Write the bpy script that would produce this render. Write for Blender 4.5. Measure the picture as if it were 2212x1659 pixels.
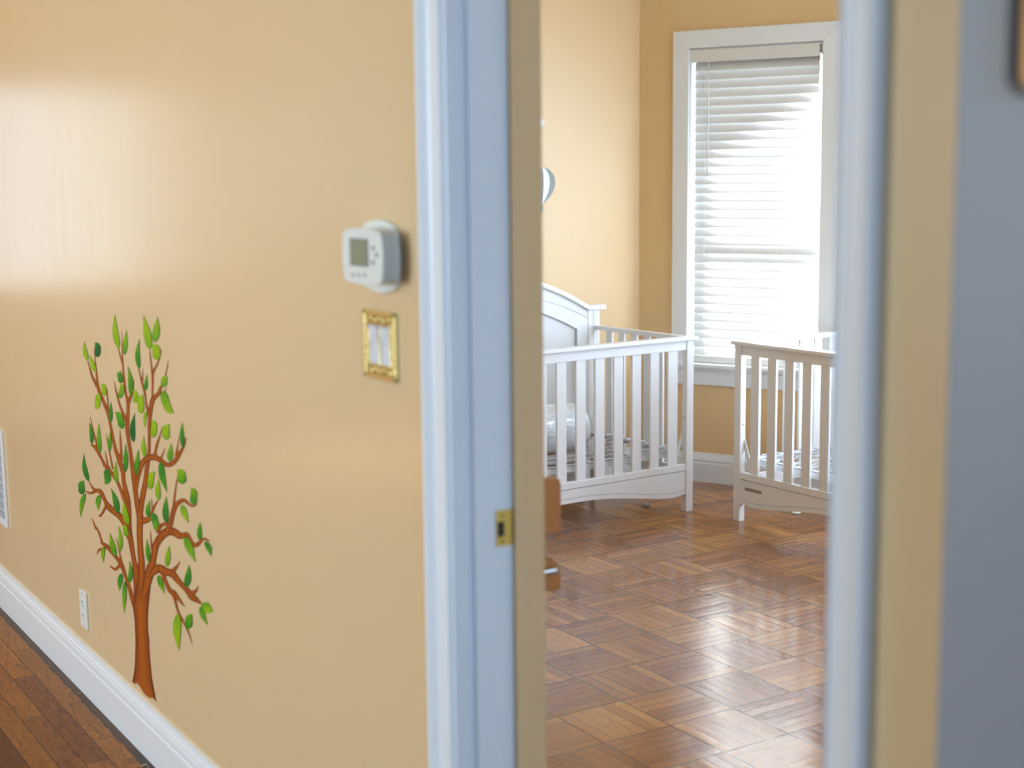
import bpy, bmesh, math, random
from mathutils import Vector, Matrix
random.seed(7)
for o in list(bpy.data.objects): bpy.data.objects.remove(o)
S = bpy.context.scene
COL = S.collection

# ------------------------------------------------------------------ camera
FPX = 3072.0; PITCH = math.radians(8.10); ROLL = math.radians(-0.61); HEAD = math.radians(32.4)
CAM = Vector((0, 0, 1.5))
def _axes():
    F = Vector((0, math.cos(PITCH), -math.sin(PITCH))); U = Vector((0, math.sin(PITCH), math.cos(PITCH))); X = Vector((1, 0, 0))
    X2 = X*math.cos(ROLL) + U*math.sin(ROLL); U2 = -X*math.sin(ROLL) + U*math.cos(ROLL)
    R = Matrix.Rotation(-HEAD, 3, 'Z')
    return R @ X2, R @ U2, R @ F
CX, CU, CF = _axes()
cd = bpy.data.cameras.new('camera'); cam = bpy.data.objects.new('camera', cd); COL.objects.link(cam)
M = Matrix((CX, CU, -CF)).transposed().to_4x4(); M.translation = CAM
cam.matrix_world = M
cd.sensor_width = 36; cd.lens = FPX*36/2212; cd.clip_start = 0.05
cd.dof.use_dof = True; cd.dof.focus_distance = 4.8; cd.dof.aperture_fstop = 2.8
S.camera = cam
S.cycles.caustics_reflective = False; S.cycles.caustics_refractive = False; S.cycles.sample_clamp_indirect = 20.0
def ray(x, y): return CF + CX*((x-1106)/FPX) - CU*((y-829.5)/FPX)
def atx(x, y, X0): d = ray(x, y); return CAM + d*((X0)/d.x)
def aty(x, y, Y0): d = ray(x, y); return CAM + d*((Y0)/d.y)
def atz(x, y, Z0): d = ray(x, y); return CAM + d*((Z0-1.5)/d.z)

# ------------------------------------------------------------------ light
S.view_settings.view_transform = 'Standard'; S.view_settings.look = 'None'
S.view_settings.exposure = 0.0; S.view_settings.gamma = 1.0; S.view_settings.use_curve_mapping = False
w = bpy.data.worlds.new('sky'); S.world = w; w.use_nodes = True
w.node_tree.nodes['Background'].inputs[0].default_value = (0.86, 0.93, 1.0, 1)
w.node_tree.nodes['Background'].inputs[1].default_value = 0.8

def area(name, loc, direction, sx, sy, power, color):
    l = bpy.data.lights.new(name, 'AREA'); l.shape = 'RECTANGLE'; l.size = sx; l.size_y = sy
    l.energy = power; l.color = color
    o = bpy.data.objects.new(name, l); COL.objects.link(o); o.location = loc
    o.rotation_euler = Vector(direction).to_track_quat('-Z', 'Y').to_euler()
    return o
# the slanted window wall of the bay: s runs along it, n points outdoors
WP = Vector((4.603, 5.307, 0)); DS = Vector((-0.457, 0.8894, 0)).normalized(); DN = Vector((DS.y, -DS.x, 0))
def wpt(s, n, z): return WP + DS*s + DN*n + Vector((0, 0, z))
sun = bpy.data.lights.new('sun', 'SUN'); sun.energy = 118.0; sun.angle = math.radians(2.5); sun.color = (0.90, 0.95, 1.0)
so = bpy.data.objects.new('sun', sun); COL.objects.link(so)
sd = (-DN*1.0 - DS*0.62 + Vector((0, 0, -0.58))).normalized()
so.rotation_euler = sd.to_track_quat('-Z', 'Y').to_euler(); so.location = wpt(0, 3, 4)
area('daylight_window_slanted', wpt(-0.145, 0.35, 1.36), -DN, 0.75, 1.6, 14, (0.70, 0.86, 1.0))
area('daylight_window_bay', (5.25, 3.8, 1.4), (-1, 0, -0.05), 1.25, 1.6, 98, (0.58, 0.78, 1.0))
area('daylight_window_bay_far', (4.95, 2.05, 1.45), (-0.889, 0.457, -0.05), 0.8, 1.5, 70, (0.54, 0.76, 1.0))
area('daylight_bedroom_right', (3.0, -0.35, 1.5), (0, 1, 0), 1.4, 1.5, 18, (0.42, 0.72, 1.0))
area('daylight_hall_end', (-0.17, 9.1, 1.5), (0, -1, 0), 1.05, 1.2, 5.0, (0.70, 0.86, 1.0))
area('fill_hall_side', (-4.72, 3.6, 1.6), (1, 0, -0.1), 2.2, 1.5, 236, (0.71, 0.87, 1.0))  # added fill for the hall walls, from an assumed side opening
area('daylight_hall_behind', (0.1, -2.35, 1.45), (0, 1, 0), 1.3, 1.5, 54, (0.20, 0.50, 1.0))

# ------------------------------------------------------------------ mesh helpers
class MB:
    def __init__(s): s.bm = bmesh.new()
    def box(s, x0, x1, y0, y1, z0, z1, m=None):
        vs = [s.bm.verts.new((x, y, z)) for x in (x0, x1) for y in (y0, y1) for z in (z0, z1)]
        for f in ((0,1,3,2),(4,6,7,5),(0,4,5,1),(2,3,7,6),(0,2,6,4),(1,5,7,3)):
            s.bm.faces.new([vs[i] for i in f])
        if m is not None:
            for v in vs: v.co = m @ v.co
        return s
    def prism(s, pts, ext, m=None):
        ext = Vector(ext); a = [s.bm.verts.new(p) for p in pts]; b = [s.bm.verts.new(Vector(p)+ext) for p in pts]
        n = len(a)
        s.bm.faces.new(a); s.bm.faces.new(list(reversed(b)))
        for i in range(n): s.bm.faces.new((a[i], b[i], b[(i+1) % n], a[(i+1) % n]))
        if m is not None:
            for v in a+b: v.co = m @ v.co
        return s
    def strips(s, us, lo, hi, y0, y1):
        """a slab in the x-z plane between two curves lo(u), hi(u), y0..y1 thick"""
        prev = None
        first = None
        for u in us:
            q = [s.bm.verts.new((u, y, z)) for y, z in ((y0, lo(u)), (y1, lo(u)), (y1, hi(u)), (y0, hi(u)))]
            if prev:
                for i in range(4): s.bm.faces.new((prev[i], q[i], q[(i+1) % 4], prev[(i+1) % 4]))
            else: first = q
            prev = q
        s.bm.faces.new(first[::-1]); s.bm.faces.new(prev)
        return s
    def tube(s, path, r, seg=8, radii=None):
        rings = []
        path = [Vector(p) for p in path]
        for i, p in enumerate(path):
            t = (path[min(i+1, len(path)-1)] - path[max(i-1, 0)]).normalized()
            a = t.orthogonal().normalized() if not rings else (la - t*la.dot(t)).normalized()
            la = a; b = t.cross(a)
            rr = radii[i] if radii else r
            rings.append([s.bm.verts.new(p + (a*math.cos(k*2*math.pi/seg) + b*math.sin(k*2*math.pi/seg))*rr) for k in range(seg)])
        for i in range(len(rings)-1):
            for k in range(seg): s.bm.faces.new((rings[i][k], rings[i][(k+1) % seg], rings[i+1][(k+1) % seg], rings[i+1][k]))
        s.bm.faces.new(rings[0][::-1]); s.bm.faces.new(rings[-1])
        return s
    def ball(s, c, r, sc=(1, 1, 1), seg=10):
        m = Matrix.Translation(c) @ Matrix.Diagonal((*sc, 1))
        bmesh.ops.create_uvsphere(s.bm, u_segments=seg, v_segments=max(5, seg//2+1), radius=r, matrix=m); return s
    def build(s, name, mat, parent=None, bevel=0, smooth=False, kind=None):
        bmesh.ops.recalc_face_normals(s.bm, faces=s.bm.faces)
        me = bpy.data.meshes.new(name); s.bm.to_mesh(me); s.bm.free()
        if smooth:
            for p in me.polygons: p.use_smooth = True
        me.materials.append(mat)
        o = bpy.data.objects.new(name, me); COL.objects.link(o)
        if parent: o.parent = parent
        if bevel:
            b = o.modifiers.new('bevel', 'BEVEL'); b.width = bevel; b.segments = 2; b.limit_method = 'ANGLE'
        if kind: o['kind'] = kind
        return o
def tag(o, label, cat, group=None):
    o['label'] = label; o['category'] = cat
    if group: o['group'] = group
    return o
def thing(name, loc, rz, label, cat, group=None):
    o = bpy.data.objects.new(name, None); COL.objects.link(o); o.location = loc; o.rotation_euler = (0, 0, rz)
    o.empty_display_size = 0.1
    return tag(o, label, cat, group)

# ------------------------------------------------------------------ materials
class NT:
    def __init__(s, name):
        s.m = bpy.data.materials.new(name); s.m.use_nodes = True; s.t = s.m.node_tree
        s.b = s.t.nodes['Principled BSDF']; s.out = s.t.nodes['Material Output']
    def n(s, typ, **kw):
        x = s.t.nodes.new(typ)
        for k, v in kw.items(): setattr(x, k, v)
        return x
    def l(s, a, b): s.t.links.new(a, b)
    def put(s, sock, v):
        if isinstance(v, (int, float)): sock.default_value = v
        elif isinstance(v, tuple): sock.default_value = v if len(v) != 3 or sock.type == 'VECTOR' else (*v, 1)
        else: s.l(v, sock)
    def math(s, op, a, b=0.0, c=0.0):
        x = s.n('ShaderNodeMath', operation=op); s.put(x.inputs[0], a); s.put(x.inputs[1], b); s.put(x.inputs[2], c); return x.outputs[0]
    def mix(s, f, a, b, blend='MIX'):
        x = s.n('ShaderNodeMix', data_type='RGBA', blend_type=blend); s.put(x.inputs[0], f); s.put(x.inputs[6], a); s.put(x.inputs[7], b); return x.outputs[2]
    def pos(s):
        return s.n('ShaderNodeTexCoord').outputs['Object']
    def sep(s, v):
        x = s.n('ShaderNodeSeparateXYZ'); s.l(v, x.inputs[0]); return x.outputs
    def comb(s, x, y, z):
        c = s.n('ShaderNodeCombineXYZ'); s.put(c.inputs[0], x); s.put(c.inputs[1], y); s.put(c.inputs[2], z); return c.outputs[0]
    def noise(s, v, scale, detail=3, rough=0.5, out='Fac', dist=0.0):
        x = s.n('ShaderNodeTexNoise'); s.l(v, x.inputs['Vector']); x.inputs['Scale'].default_value = scale
        x.inputs['Detail'].default_value = detail; x.inputs['Roughness'].default_value = rough; x.inputs['Distortion'].default_value = dist; return x.outputs[out]
    def vscale(s, v, sc):
        x = s.n('ShaderNodeVectorMath', operation='MULTIPLY'); s.l(v, x.inputs[0]); x.inputs[1].default_value = sc; return x.outputs[0]
    def white(s, v):
        x = s.n('ShaderNodeTexWhiteNoise', noise_dimensions='3D'); s.l(v, x.inputs['Vector']); return x.outputs['Value']
    def ramp(s, f, stops):
        x = s.n('ShaderNodeValToRGB'); s.put(x.inputs[0], f); e = x.color_ramp.elements
        while len(e) < len(stops): e.new(0.5)
        for i, (p, c) in enumerate(stops): e[i].position = p; e[i].color = (*c, 1)
        return x.outputs[0]
    def bump(s, h, strength, dist=0.01):
        x = s.n('ShaderNodeBump'); x.inputs['Strength'].default_value = strength; x.inputs['Distance'].default_value = dist
        s.put(x.inputs['Height'], h); s.l(x.outputs[0], s.b.inputs['Normal'])
def srgb(r, g, b):
    f = lambda c: (c/255)/12.92 if c/255 <= 0.04045 else ((c/255+0.055)/1.055)**2.4
    return (f(r), f(g), f(b))
def plain(name, col, rough=0.4, metal=0.0, noise_amt=0.0, bump=0.0, bscale=60, spec=None, coat=0.0):
    t = NT(name); t.b.inputs['Roughness'].default_value = rough; t.b.inputs['Metallic'].default_value = metal
    t.b.inputs['Base Color'].default_value = (*col, 1)
    if spec is not None: t.b.inputs['Specular IOR Level'].default_value = spec
    t.b.inputs['Coat Weight'].default_value = coat
    p = t.pos()
    if noise_amt:
        nz = t.noise(p, 4, 4)
        t.l(t.mix(t.math('MULTIPLY', nz, noise_amt), (*col, 1), tuple(c*0.8 for c in col)+(1,)), t.b.inputs['Base Color'])
    if bump: t.bump(t.noise(p, bscale, 3), bump, 0.002)
    return t.m
def wall_paint(name, col, rough, streak=0.25):
    t = NT(name); p = t.pos()
    a = t.noise(p, 1.6, 3); t.l(t.mix(a, (*col, 1), tuple(c*0.94 for c in col)+(1,)), t.b.inputs['Base Color'])
    st = t.noise(t.vscale(p, (1, 9, 0.9)), 2.2, 4, 0.6)
    t.l(t.math('MULTIPLY_ADD', st, 0.08, rough-0.04), t.b.inputs['Roughness'])
    t.b.inputs['Specular IOR Level'].default_value = 0.6
    t.bump(t.noise(p, 30, 2), 0.03, 0.002)
    return t.m
M_wall = wall_paint('wall_paint_hall', srgb(231, 203, 158), 0.22)
M_wallb = wall_paint('wall_paint_bedroom', srgb(233, 199, 148), 0.38)
M_white = plain('white_semi_gloss_trim', srgb(238, 242, 245), 0.32, noise_amt=0.25, bump=0.15, bscale=30)
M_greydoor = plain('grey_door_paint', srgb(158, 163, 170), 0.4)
M_ceil = plain('white_ceiling', srgb(235, 233, 226), 0.8)
M_crib = plain('white_crib_paint', srgb(240, 240, 241), 0.35)
M_plastic = plain('white_plastic', srgb(232, 234, 226), 0.35)
M_grey = plain('grey_plastic', srgb(118, 124, 132), 0.5)
M_dark = plain('dark_slot', srgb(38, 34, 34), 0.6)
M_gold = plain('polished_brass', srgb(240, 216, 140), 0.3, 0.8, bump=0.5, bscale=180)
M_brass = plain('brass_strike', srgb(214, 186, 96), 0.35, 0.7)
M_steel = plain('zinc_steel', srgb(170, 172, 172), 0.3, 0.9)
M_wire = plain('white_coated_wire', srgb(232, 236, 240), 0.3)
M_lcd = plain('thermostat_lcd', srgb(142, 146, 118), 0.25)
M_screen_digit = plain('lcd_digit', srgb(112, 116, 92), 0.4)
M_valance = plain('blind_valance', srgb(226, 226, 222), 0.4)
M_label = plain('grey_label', srgb(128, 116, 110), 0.5)
M_labeltxt = plain('label_letters', srgb(170, 160, 152), 0.5)
M_mirrorframe = plain('dark_brown_frame', srgb(58, 44, 36), 0.35)
M_balg = plain('balloon_grey', srgb(142, 143, 140), 0.5)
M_balw = plain('balloon_white', srgb(236, 240, 242), 0.4)
M_scrap = plain('grey_scrap', srgb(150, 146, 135), 0.7)
t = NT('mirror_glass'); t.b.inputs['Metallic'].default_value = 1; t.b.inputs['Roughness'].default_value = 0.03
t.b.inputs['Base Color'].default_value = (0.8, 0.85, 0.88, 1); M_mirror = t.m
# window glass: clear, with a faint reflection
t = NT('window_glass'); t.t.nodes.remove(t.b)
tr = t.n('ShaderNodeBsdfTransparent'); gl = t.n('ShaderNodeBsdfGlossy'); gl.inputs['Roughness'].default_value = 0.02
mx = t.n('ShaderNodeMixShader'); mx.inputs[0].default_value = 0.06; t.l(tr.outputs[0], mx.inputs[1]); t.l(gl.outputs[0], mx.inputs[2]); t.l(mx.outputs[0], t.out.inputs[0])
M_glass = t.m
# blind slats: white vinyl that lets some light through
t = NT('blind_slat'); t.b.inputs['Base Color'].default_value = (*srgb(236, 238, 238), 1); t.b.inputs['Roughness'].default_value = 0.35
tl = t.n('ShaderNodeBsdfTranslucent'); tl.inputs[0].default_value = (0.84, 0.92, 1.0, 1)
mx = t.n('ShaderNodeMixShader'); mx.inputs[0].default_value = 0.04; t.l(t.b.outputs[0], mx.inputs[1]); t.l(tl.outputs[0], mx.inputs[2]); t.l(mx.outputs[0], t.out.inputs[0])
M_slat = t.m
# plastic wrap
t = NT('clear_plastic_wrap'); p = t.pos()
t.b.inputs['Base Color'].default_value = (*srgb(240, 244, 248), 1); t.b.inputs['Roughness'].default_value = 0.2
t.b.inputs['Coat Weight'].default_value = 1.0; t.b.inputs['Coat Roughness'].default_value = 0.08
t.bump(t.noise(t.vscale(p, (3, 14, 9)), 2.2, 4, 0.6, dist=1.5), 0.6, 0.02); M_wrap = t.m
# light wood
t = NT('beech_wood'); p = t.pos(); nz = t.noise(t.vscale(p, (14, 14, 1.5)), 6, 4, 0.6)
t.l(t.mix(nz, (*srgb(190, 138, 86), 1), (*srgb(165, 112, 64), 1)), t.b.inputs['Base Color']); t.b.inputs['Roughness'].default_value = 0.35; M_beech = t.m

# parquet of square blocks, fingers turned a quarter from block to block
def parquet():
    t = NT('parquet_blocks'); P = 0.2275; p = t.pos(); s = t.sep(p)
    # slight hand-laid wobble
    wob = t.math('MULTIPLY', t.math('SUBTRACT', t.noise(p, 2.3, 1), 0.5), 0.010)
    gx = t.math('DIVIDE', t.math('ADD', t.math('SUBTRACT', s[0], 3.298-20*P), wob), P)
    gy = t.math('DIVIDE', t.math('ADD', t.math('SUBTRACT', s[1], 4.553-30*P), wob), P)
    ix = t.math('FLOOR', gx); iy = t.math('FLOOR', gy); fx = t.math('FRACT', gx); fy = t.math('FRACT', gy)
    par = t.math('MODULO', t.math('ADD', ix, iy), 2.0)          # block (20,30) -> 0 : fingers along Y
    ip = t.math('SUBTRACT', 1.0, par)
    u = t.math('ADD', t.math('MULTIPLY', fx, ip), t.math('MULTIPLY', fy, par))
    v = t.math('ADD', t.math('MULTIPLY', fy, ip), t.math('MULTIPLY', fx, par))
    u6 = t.math('MULTIPLY', u, 6.0); k = t.math('FLOOR', u6); fu = t.math('FRACT', u6)
    rnd = t.white(t.comb(ix, iy, k)); rb = t.white(t.comb(ix, iy, 77.0))
    tone = t.math('ADD', t.math('MULTIPLY', rb, 0.52), t.math('MULTIPLY', rnd, 0.48))
    base = t.ramp(tone, [(0.12, srgb(130, 78, 44)), (0.38, srgb(148, 92, 49)), (0.62, srgb(164, 106, 54)), (0.88, srgb(184, 126, 68))])
    gv = t.comb(t.math('MULTIPLY', t.math('ADD', u6, t.math('MULTIPLY', rnd, 40.0)), 1.6), t.math('MULTIPLY', v, 1.1), t.math('ADD', ix, t.math('MULTIPLY', iy, 3.1)))
    grain = t.noise(gv, 3.0, 6, 0.65, dist=0.8)
    g2 = t.noise(gv, 13.0, 3, 0.6)
    col = t.mix(t.math('MULTIPLY', t.math('SUBTRACT', grain, 0.42), 2.2), base, t.mix(0.5, base, (*srgb(84, 48, 28), 1)))
    col = t.mix(t.math('MULTIPLY', t.math('GREATER_THAN', g2, 0.57), 0.45), col, (*srgb(90, 54, 32), 1))
    stain = t.noise(p, 7, 3, 0.6); col = t.mix(t.math('MULTIPLY', t.math('GREATER_THAN', stain, 0.70), 0.35), col, (*srgb(88, 72, 62), 1))
    def edge(f, wd):
        return t.math('ADD', t.math('LESS_THAN', f, wd), t.math('GREATER_THAN', f, 1.0-wd))
    eb = t.math('MINIMUM', t.math('ADD', edge(fx, 0.011), edge(fy, 0.011)), 1.0)
    es = t.math('MULTIPLY', edge(fu, 0.035), t.math('MULTIPLY_ADD', t.white(t.comb(k, ix, iy)), 0.75, 0.15))
    e = t.math('MINIMUM', t.math('ADD', eb, es), 1.0)
    col = t.mix(t.math('MULTIPLY', e, 0.8), col, (*srgb(52, 30, 20), 1))
    t.l(col, t.b.inputs['Base Color'])
    rgh = t.noise(p, 3.2, 3); t.l(t.math('MULTIPLY_ADD', rgh, 0.12, 0.12), t.b.inputs['Roughness'])
    t.b.inputs['Specular IOR Level'].default_value = 0.85
    # every finger sits a hair off level, plus a gentle crown
    tilt = t.math('MULTIPLY', t.math('SUBTRACT', rnd, 0.5), t.math('MULTIPLY', fu, 0.30))
    crown = t.math('MULTIPLY', t.math('MULTIPLY', fu, t.math('SUBTRACT', 1.0, fu)), 0.35)
    h = t.math('ADD', t.math('ADD', tilt, crown), t.math('MULTIPLY', t.noise(p, 11, 3), 0.9))
    h = t.math('SUBTRACT', h, t.math('MULTIPLY', e, 0.3))
    t.bump(h, 0.26, 0.006)
    return t.m
M_parquet = parquet()
def planks():
    t = NT('hall_strip_floor'); p = t.pos(); s = t.sep(p); P = 0.0635
    gx = t.math('DIVIDE', t.math('SUBTRACT', s[0], 1.013-60*P), P); ix = t.math('FLOOR', gx); fx = t.math('FRACT', gx)
    off = t.math('MULTIPLY', t.white(t.comb(ix, 3.0, 1.0)), 0.9)
    gy = t.math('DIVIDE', t.math('ADD', s[1], off), 0.78); iy = t.math('FLOOR', gy); fy = t.math('FRACT', gy)
    rnd = t.white(t.comb(ix, iy, 5.0))
    base = t.ramp(rnd, [(0.05, srgb(112, 68, 36)), (0.4, srgb(164, 104, 42)), (0.75, srgb(194, 128, 48)), (1.0, srgb(142, 86, 48))])
    gv = t.comb(t.math('MULTIPLY', t.math('ADD', gx, t.math('MULTIPLY', rnd, 30.0)), 1.0), t.math('MULTIPLY', s[1], 2.2), t.math('MULTIPLY', rnd, 9.0))
    grain = t.noise(gv, 1.3, 3, 0.5, dist=1.6)
    rings = t.math('FRACT', t.math('MULTIPLY', grain, 9.0))
    col = t.mix(t.math('MULTIPLY', t.math('POWER', rings, 2.5), 0.75), base, (*srgb(70, 38, 22), 1))
    col = t.mix(t.math('MULTIPLY', t.noise(gv, 1.2, 2), 0.5), col, (*srgb(96, 56, 30), 1))
    e = t.math('MINIMUM', t.math('ADD', t.math('ADD', t.math('LESS_THAN', fx, 0.03), t.math('GREATER_THAN', fx, 0.98)), t.math('LESS_THAN', fy, 0.003)), 1.0)
    col = t.mix(t.math('MULTIPLY', e, 0.7), col, (*srgb(36, 22, 16), 1))
    # ragged dark strip along the skirting board
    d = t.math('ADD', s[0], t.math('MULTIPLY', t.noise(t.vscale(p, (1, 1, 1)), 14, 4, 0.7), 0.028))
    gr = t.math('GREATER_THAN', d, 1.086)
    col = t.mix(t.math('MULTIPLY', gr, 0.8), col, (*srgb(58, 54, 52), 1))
    t.l(col, t.b.inputs['Base Color']); t.b.inputs['Roughness'].default_value = 0.45; t.b.inputs['Specular IOR Level'].default_value = 0.3
    t.bump(t.math('SUBTRACT', grain, e), 0.15, 0.003)
    return t.m
M_planks = planks()
# painted tree art
t = NT('tree_print_bark'); at = t.n('ShaderNodeAttribute', attribute_name='u'); p = t.pos()
au = t.math('ABSOLUTE', at.outputs['Fac']); st = t.noise(t.vscale(p, (1, 70, 3.0)), 1.6, 4, 0.6)
c = t.mix(st, (*srgb(192, 106, 22), 1), (*srgb(160, 76, 18), 1))
c = t.mix(t.math('MULTIPLY', t.math('GREATER_THAN', t.noise(t.vscale(p, (1, 95, 1.6)), 1.5, 3), 0.54), 0.55), c, (*srgb(128, 54, 16), 1))
c = t.mix(t.math('POWER', au, 2.0), c, (*srgb(104, 42, 24), 1)); t.l(c, t.b.inputs['Base Color']); t.b.inputs['Roughness'].default_value = 0.6; t.b.inputs['Specular IOR Level'].default_value = 0.2; M_bark = t.m
t = NT('tree_print_leaf'); at = t.n('ShaderNodeAttribute', attribute_name='u'); a2 = t.n('ShaderNodeAttribute', attribute_name='shade'); p = t.pos()
sh = t.math('MULTIPLY_ADD', t.noise(p, 60, 3), 0.55, t.math('SUBTRACT', t.math('MULTIPLY', a2.outputs['Fac'], 0.5), 0.27))
c = t.ramp(sh, [(0.0, srgb(20, 98, 40)), (0.45, srgb(66, 146, 24)), (1.0, srgb(158, 190, 10))])
au = t.math('ABSOLUTE', at.outputs['Fac']); c = t.mix(t.math('MULTIPLY', t.math('LESS_THAN', au, 0.10), 0.35), c, (*srgb(44, 92, 34), 1))
c = t.mix(t.math('MULTIPLY', t.math('POWER', au, 4.0), 0.5), c, (*srgb(40, 104, 34), 1)); t.l(c, t.b.inputs['Base Color']); t.b.inputs['Roughness'].default_value = 0.6; t.b.inputs['Specular IOR Level'].default_value = 0.2; M_leaf = t.m

# ------------------------------------------------------------------ room shell
W = 1.112; WB = 1.277; CEIL = 2.75
YR, YL = 1.094, 1.916            # clear door opening
def struct(name, mb, mat, bevel=0): return mb.build(name, mat, None, bevel, kind='structure')
struct('floor_hall', MB().box(-4.8, 1.15, -2.6, 9.4, -0.06, 0.0), M_planks)
struct('floor_bedroom', MB().box(1.15, 5.6, -0.2, 6.2, -0.06, 0.0), M_parquet)
struct('ceiling_hall', MB().box(-4.8, WB, -2.6, 9.4, CEIL, CEIL+0.1), M_ceil)
struct('ceiling_bedroom', MB().box(WB, 5.6, -0.2, 6.2, CEIL, CEIL+0.1), M_ceil)
mb = MB()
for y0, y1, z0 in ((-2.6, YR-0.02, 0), (YL+0.02, 9.4, 0), (YR-0.02, YL+0.02, 2.08)): mb.box(W, WB-0.03, y0, y1, z0, CEIL)
struct('wall_front', mb, M_wall)
mb = MB()
for y0, y1, z0 in ((-0.2, YR, 0), (YL, 5.9, 0), (YR, YL, 2.05)): mb.box(WB-0.03, WB, y0, y1, z0, CEIL)
mb.box(1.2195, WB-0.03, YL, YL+0.02, 0, CEIL); mb.box(1.2195, WB-0.03, YR-0.02, YR, 0, CEIL)
struct('wall_front_bedroom_side', mb, M_wallb)
# hall far walls, with window openings for the daylight
def wall_hole_y(name, y0, y1, x0, x1, hx0, hx1, hz0, hz1, mat):
    m = MB(); m.box(x0, hx0, y0, y1, 0, CEIL); m.box(hx1, x1, y0, y1, 0, CEIL); m.box(hx0, hx1, y0, y1, 0, hz0); m.box(hx0, hx1, y0, y1, hz1, CEIL)
    return struct(name, m, mat)
wall_hole_y('wall_hall_end', 8.95, 9.05, -4.8, W, -0.69, 0.35, 0.9, 2.1, M_wall)
wall_hole_y('wall_hall_behind', -2.3, -2.2, -4.8, W, -0.6, 0.8, 0.65, 2.25, M_wall)
m = MB(); m.box(-4.7, -4.6, -2.6, 2.5, 0, CEIL); m.box(-4.7, -4.6, 4.7, 9.4, 0, CEIL); m.box(-4.7, -4.6, 2.5, 4.7, 0, 0.85); m.box(-4.7, -4.6, 2.5, 4.7, 2.35, CEIL)
struct('wall_hall_side', m, M_wall)  # opening made up for the side fill lamp
struct('hall_side_blocker', MB().box(-1.6, -1.5, -2.3, 1.95, 0, CEIL), M_wall)  # unseen blocker, added to shade the near right part of the door wall

# bedroom walls
YB = 5.715; CORNER = wpt(0.459, 0, 0)
struct('wall_back', MB().box(WB, CORNER.x+0.25, YB, YB+0.12, 0, CEIL), M_wallb)
S0, S1 = -0.478, 0.188; Z0, Z1 = 0.60, 2.127; SE = -0.80
R4 = Matrix((( DS.x, DN.x, 0, WP.x), (DS.y, DN.y, 0, WP.y), (0, 0, 1, 0), (0, 0, 0, 1)))   # local (s, n, z)
mb = MB()
for s0, s1, z0, z1 in ((S1, 0.459, 0, CEIL), (SE, S0, 0, CEIL), (S0, S1, 0, Z0), (S0, S1, Z1, CEIL)): mb.box(s0, s1, 0, 0.14, z0, z1, R4)
struct('wall_window', mb, M_wallb)
E0 = wpt(SE, 0, 0)
mb = MB(); X0 = E0.x
for y0, y1, z0, z1 in ((4.4, E0.y+0.05, 0, CEIL), (2.85, 3.1, 0, CEIL), (3.1, 4.4, 0, 0.6), (3.1, 4.4, 2.2, CEIL)): mb.box(X0, X0+0.14, y0, y1, z0, z1)
struct('wall_bay', mb, M_wallb)
R5 = Matrix(((-0.457, 0.889, 0, X0), (-0.889, -0.457, 0, 2.85), (0, 0, 1, 0), (0, 0, 0, 1)))
mb = MB()
for s0, s1, z0, z1 in ((0, 0.35, 0, CEIL), (1.05, 1.3, 0, CEIL), (0.35, 1.05, 0, 0.6), (0.35, 1.05, 2.2, CEIL)): mb.box(s0, s1, 0, 0.14, z0, z1, R5)
struct('wall_bay_far', mb, M_wallb)
xe = X0-0.457*1.3; ye = 2.85-0.889*1.3
mb = MB().box(xe, xe+0.14, -0.2, ye+0.05, 0, CEIL)
for x0, x1, z0, z1 in ((WB, 2.25, 0, CEIL), (3.75, xe+0.14, 0, CEIL), (2.25, 3.75, 0, 0.7), (2.25, 3.75, 2.3, CEIL)): mb.box(x0, x1, -0.2, -0.1, z0, z1)
struct('wall_right', mb, M_wallb)
# added unseen sun blockers: one shades the upper blind, one covers the other windows
struct('sun_blocker_blind', MB().prism([(1.9, 1.5, 2.02), (-0.32, 1.5, 3.26), (-0.32, 1.5, 4.2), (1.9, 1.5, 4.2)], (0, 0.08, 0), R4), M_white)
hs = -Vector((sd.x, sd.y, 0)).normalized(); hp = Vector((hs.y, -hs.x, 0))
c_ = hp*2.42 + hs*(WP.dot(hs)+4.0)
struct('sun_blocker_bay', MB().prism([c_ + Vector((0, 0, -0.1)), c_ + hp*6 + Vector((0, 0, -0.1)), c_ + hp*6 + Vector((0, 0, 7)), c_ + Vector((0, 0, 7))], hs*0.4), M_white)

# baseboards: profile (offset out of the wall, z)
BASE = [(0, 0), (0.016, 0), (0.016, 0.108), (0.0135, 0.112), (0.0135, 0.118), (0.015, 0.122), (0.0145, 0.132), (0.0115, 0.142), (0.0115, 0.146), (0.0085, 0.150), (0.006, 0.165), (0, 0.166)]
def baseboard(name, a, b, out, prof=BASE):
    a = Vector(a); b = Vector(b); out = Vector(out)
    return struct(name, MB().prism([a + out*o + Vector((0, 0, z)) for o, z in [(o_, z_*0.885) for o_, z_ in prof]], b-a), M_white, 0.0)
baseboard('baseboard_front', (W, YL+0.0815, 0), (W, 8.95, 0), (-1, 0, 0))
baseboard('baseboard_front_near', (W, -2.2, 0), (W, YR-0.057, 0), (-1, 0, 0))
baseboard('baseboard_window', wpt(SE, 0, 0), wpt(0.459, 0, 0), -DN)
baseboard('baseboard_back', (WB, YB, 0), (CORNER.x, YB, 0), (0, -1, 0))
baseboard('baseboard_bay', (X0, 2.85, 0), (X0, E0.y, 0), (-1, 0, 0))

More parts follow.
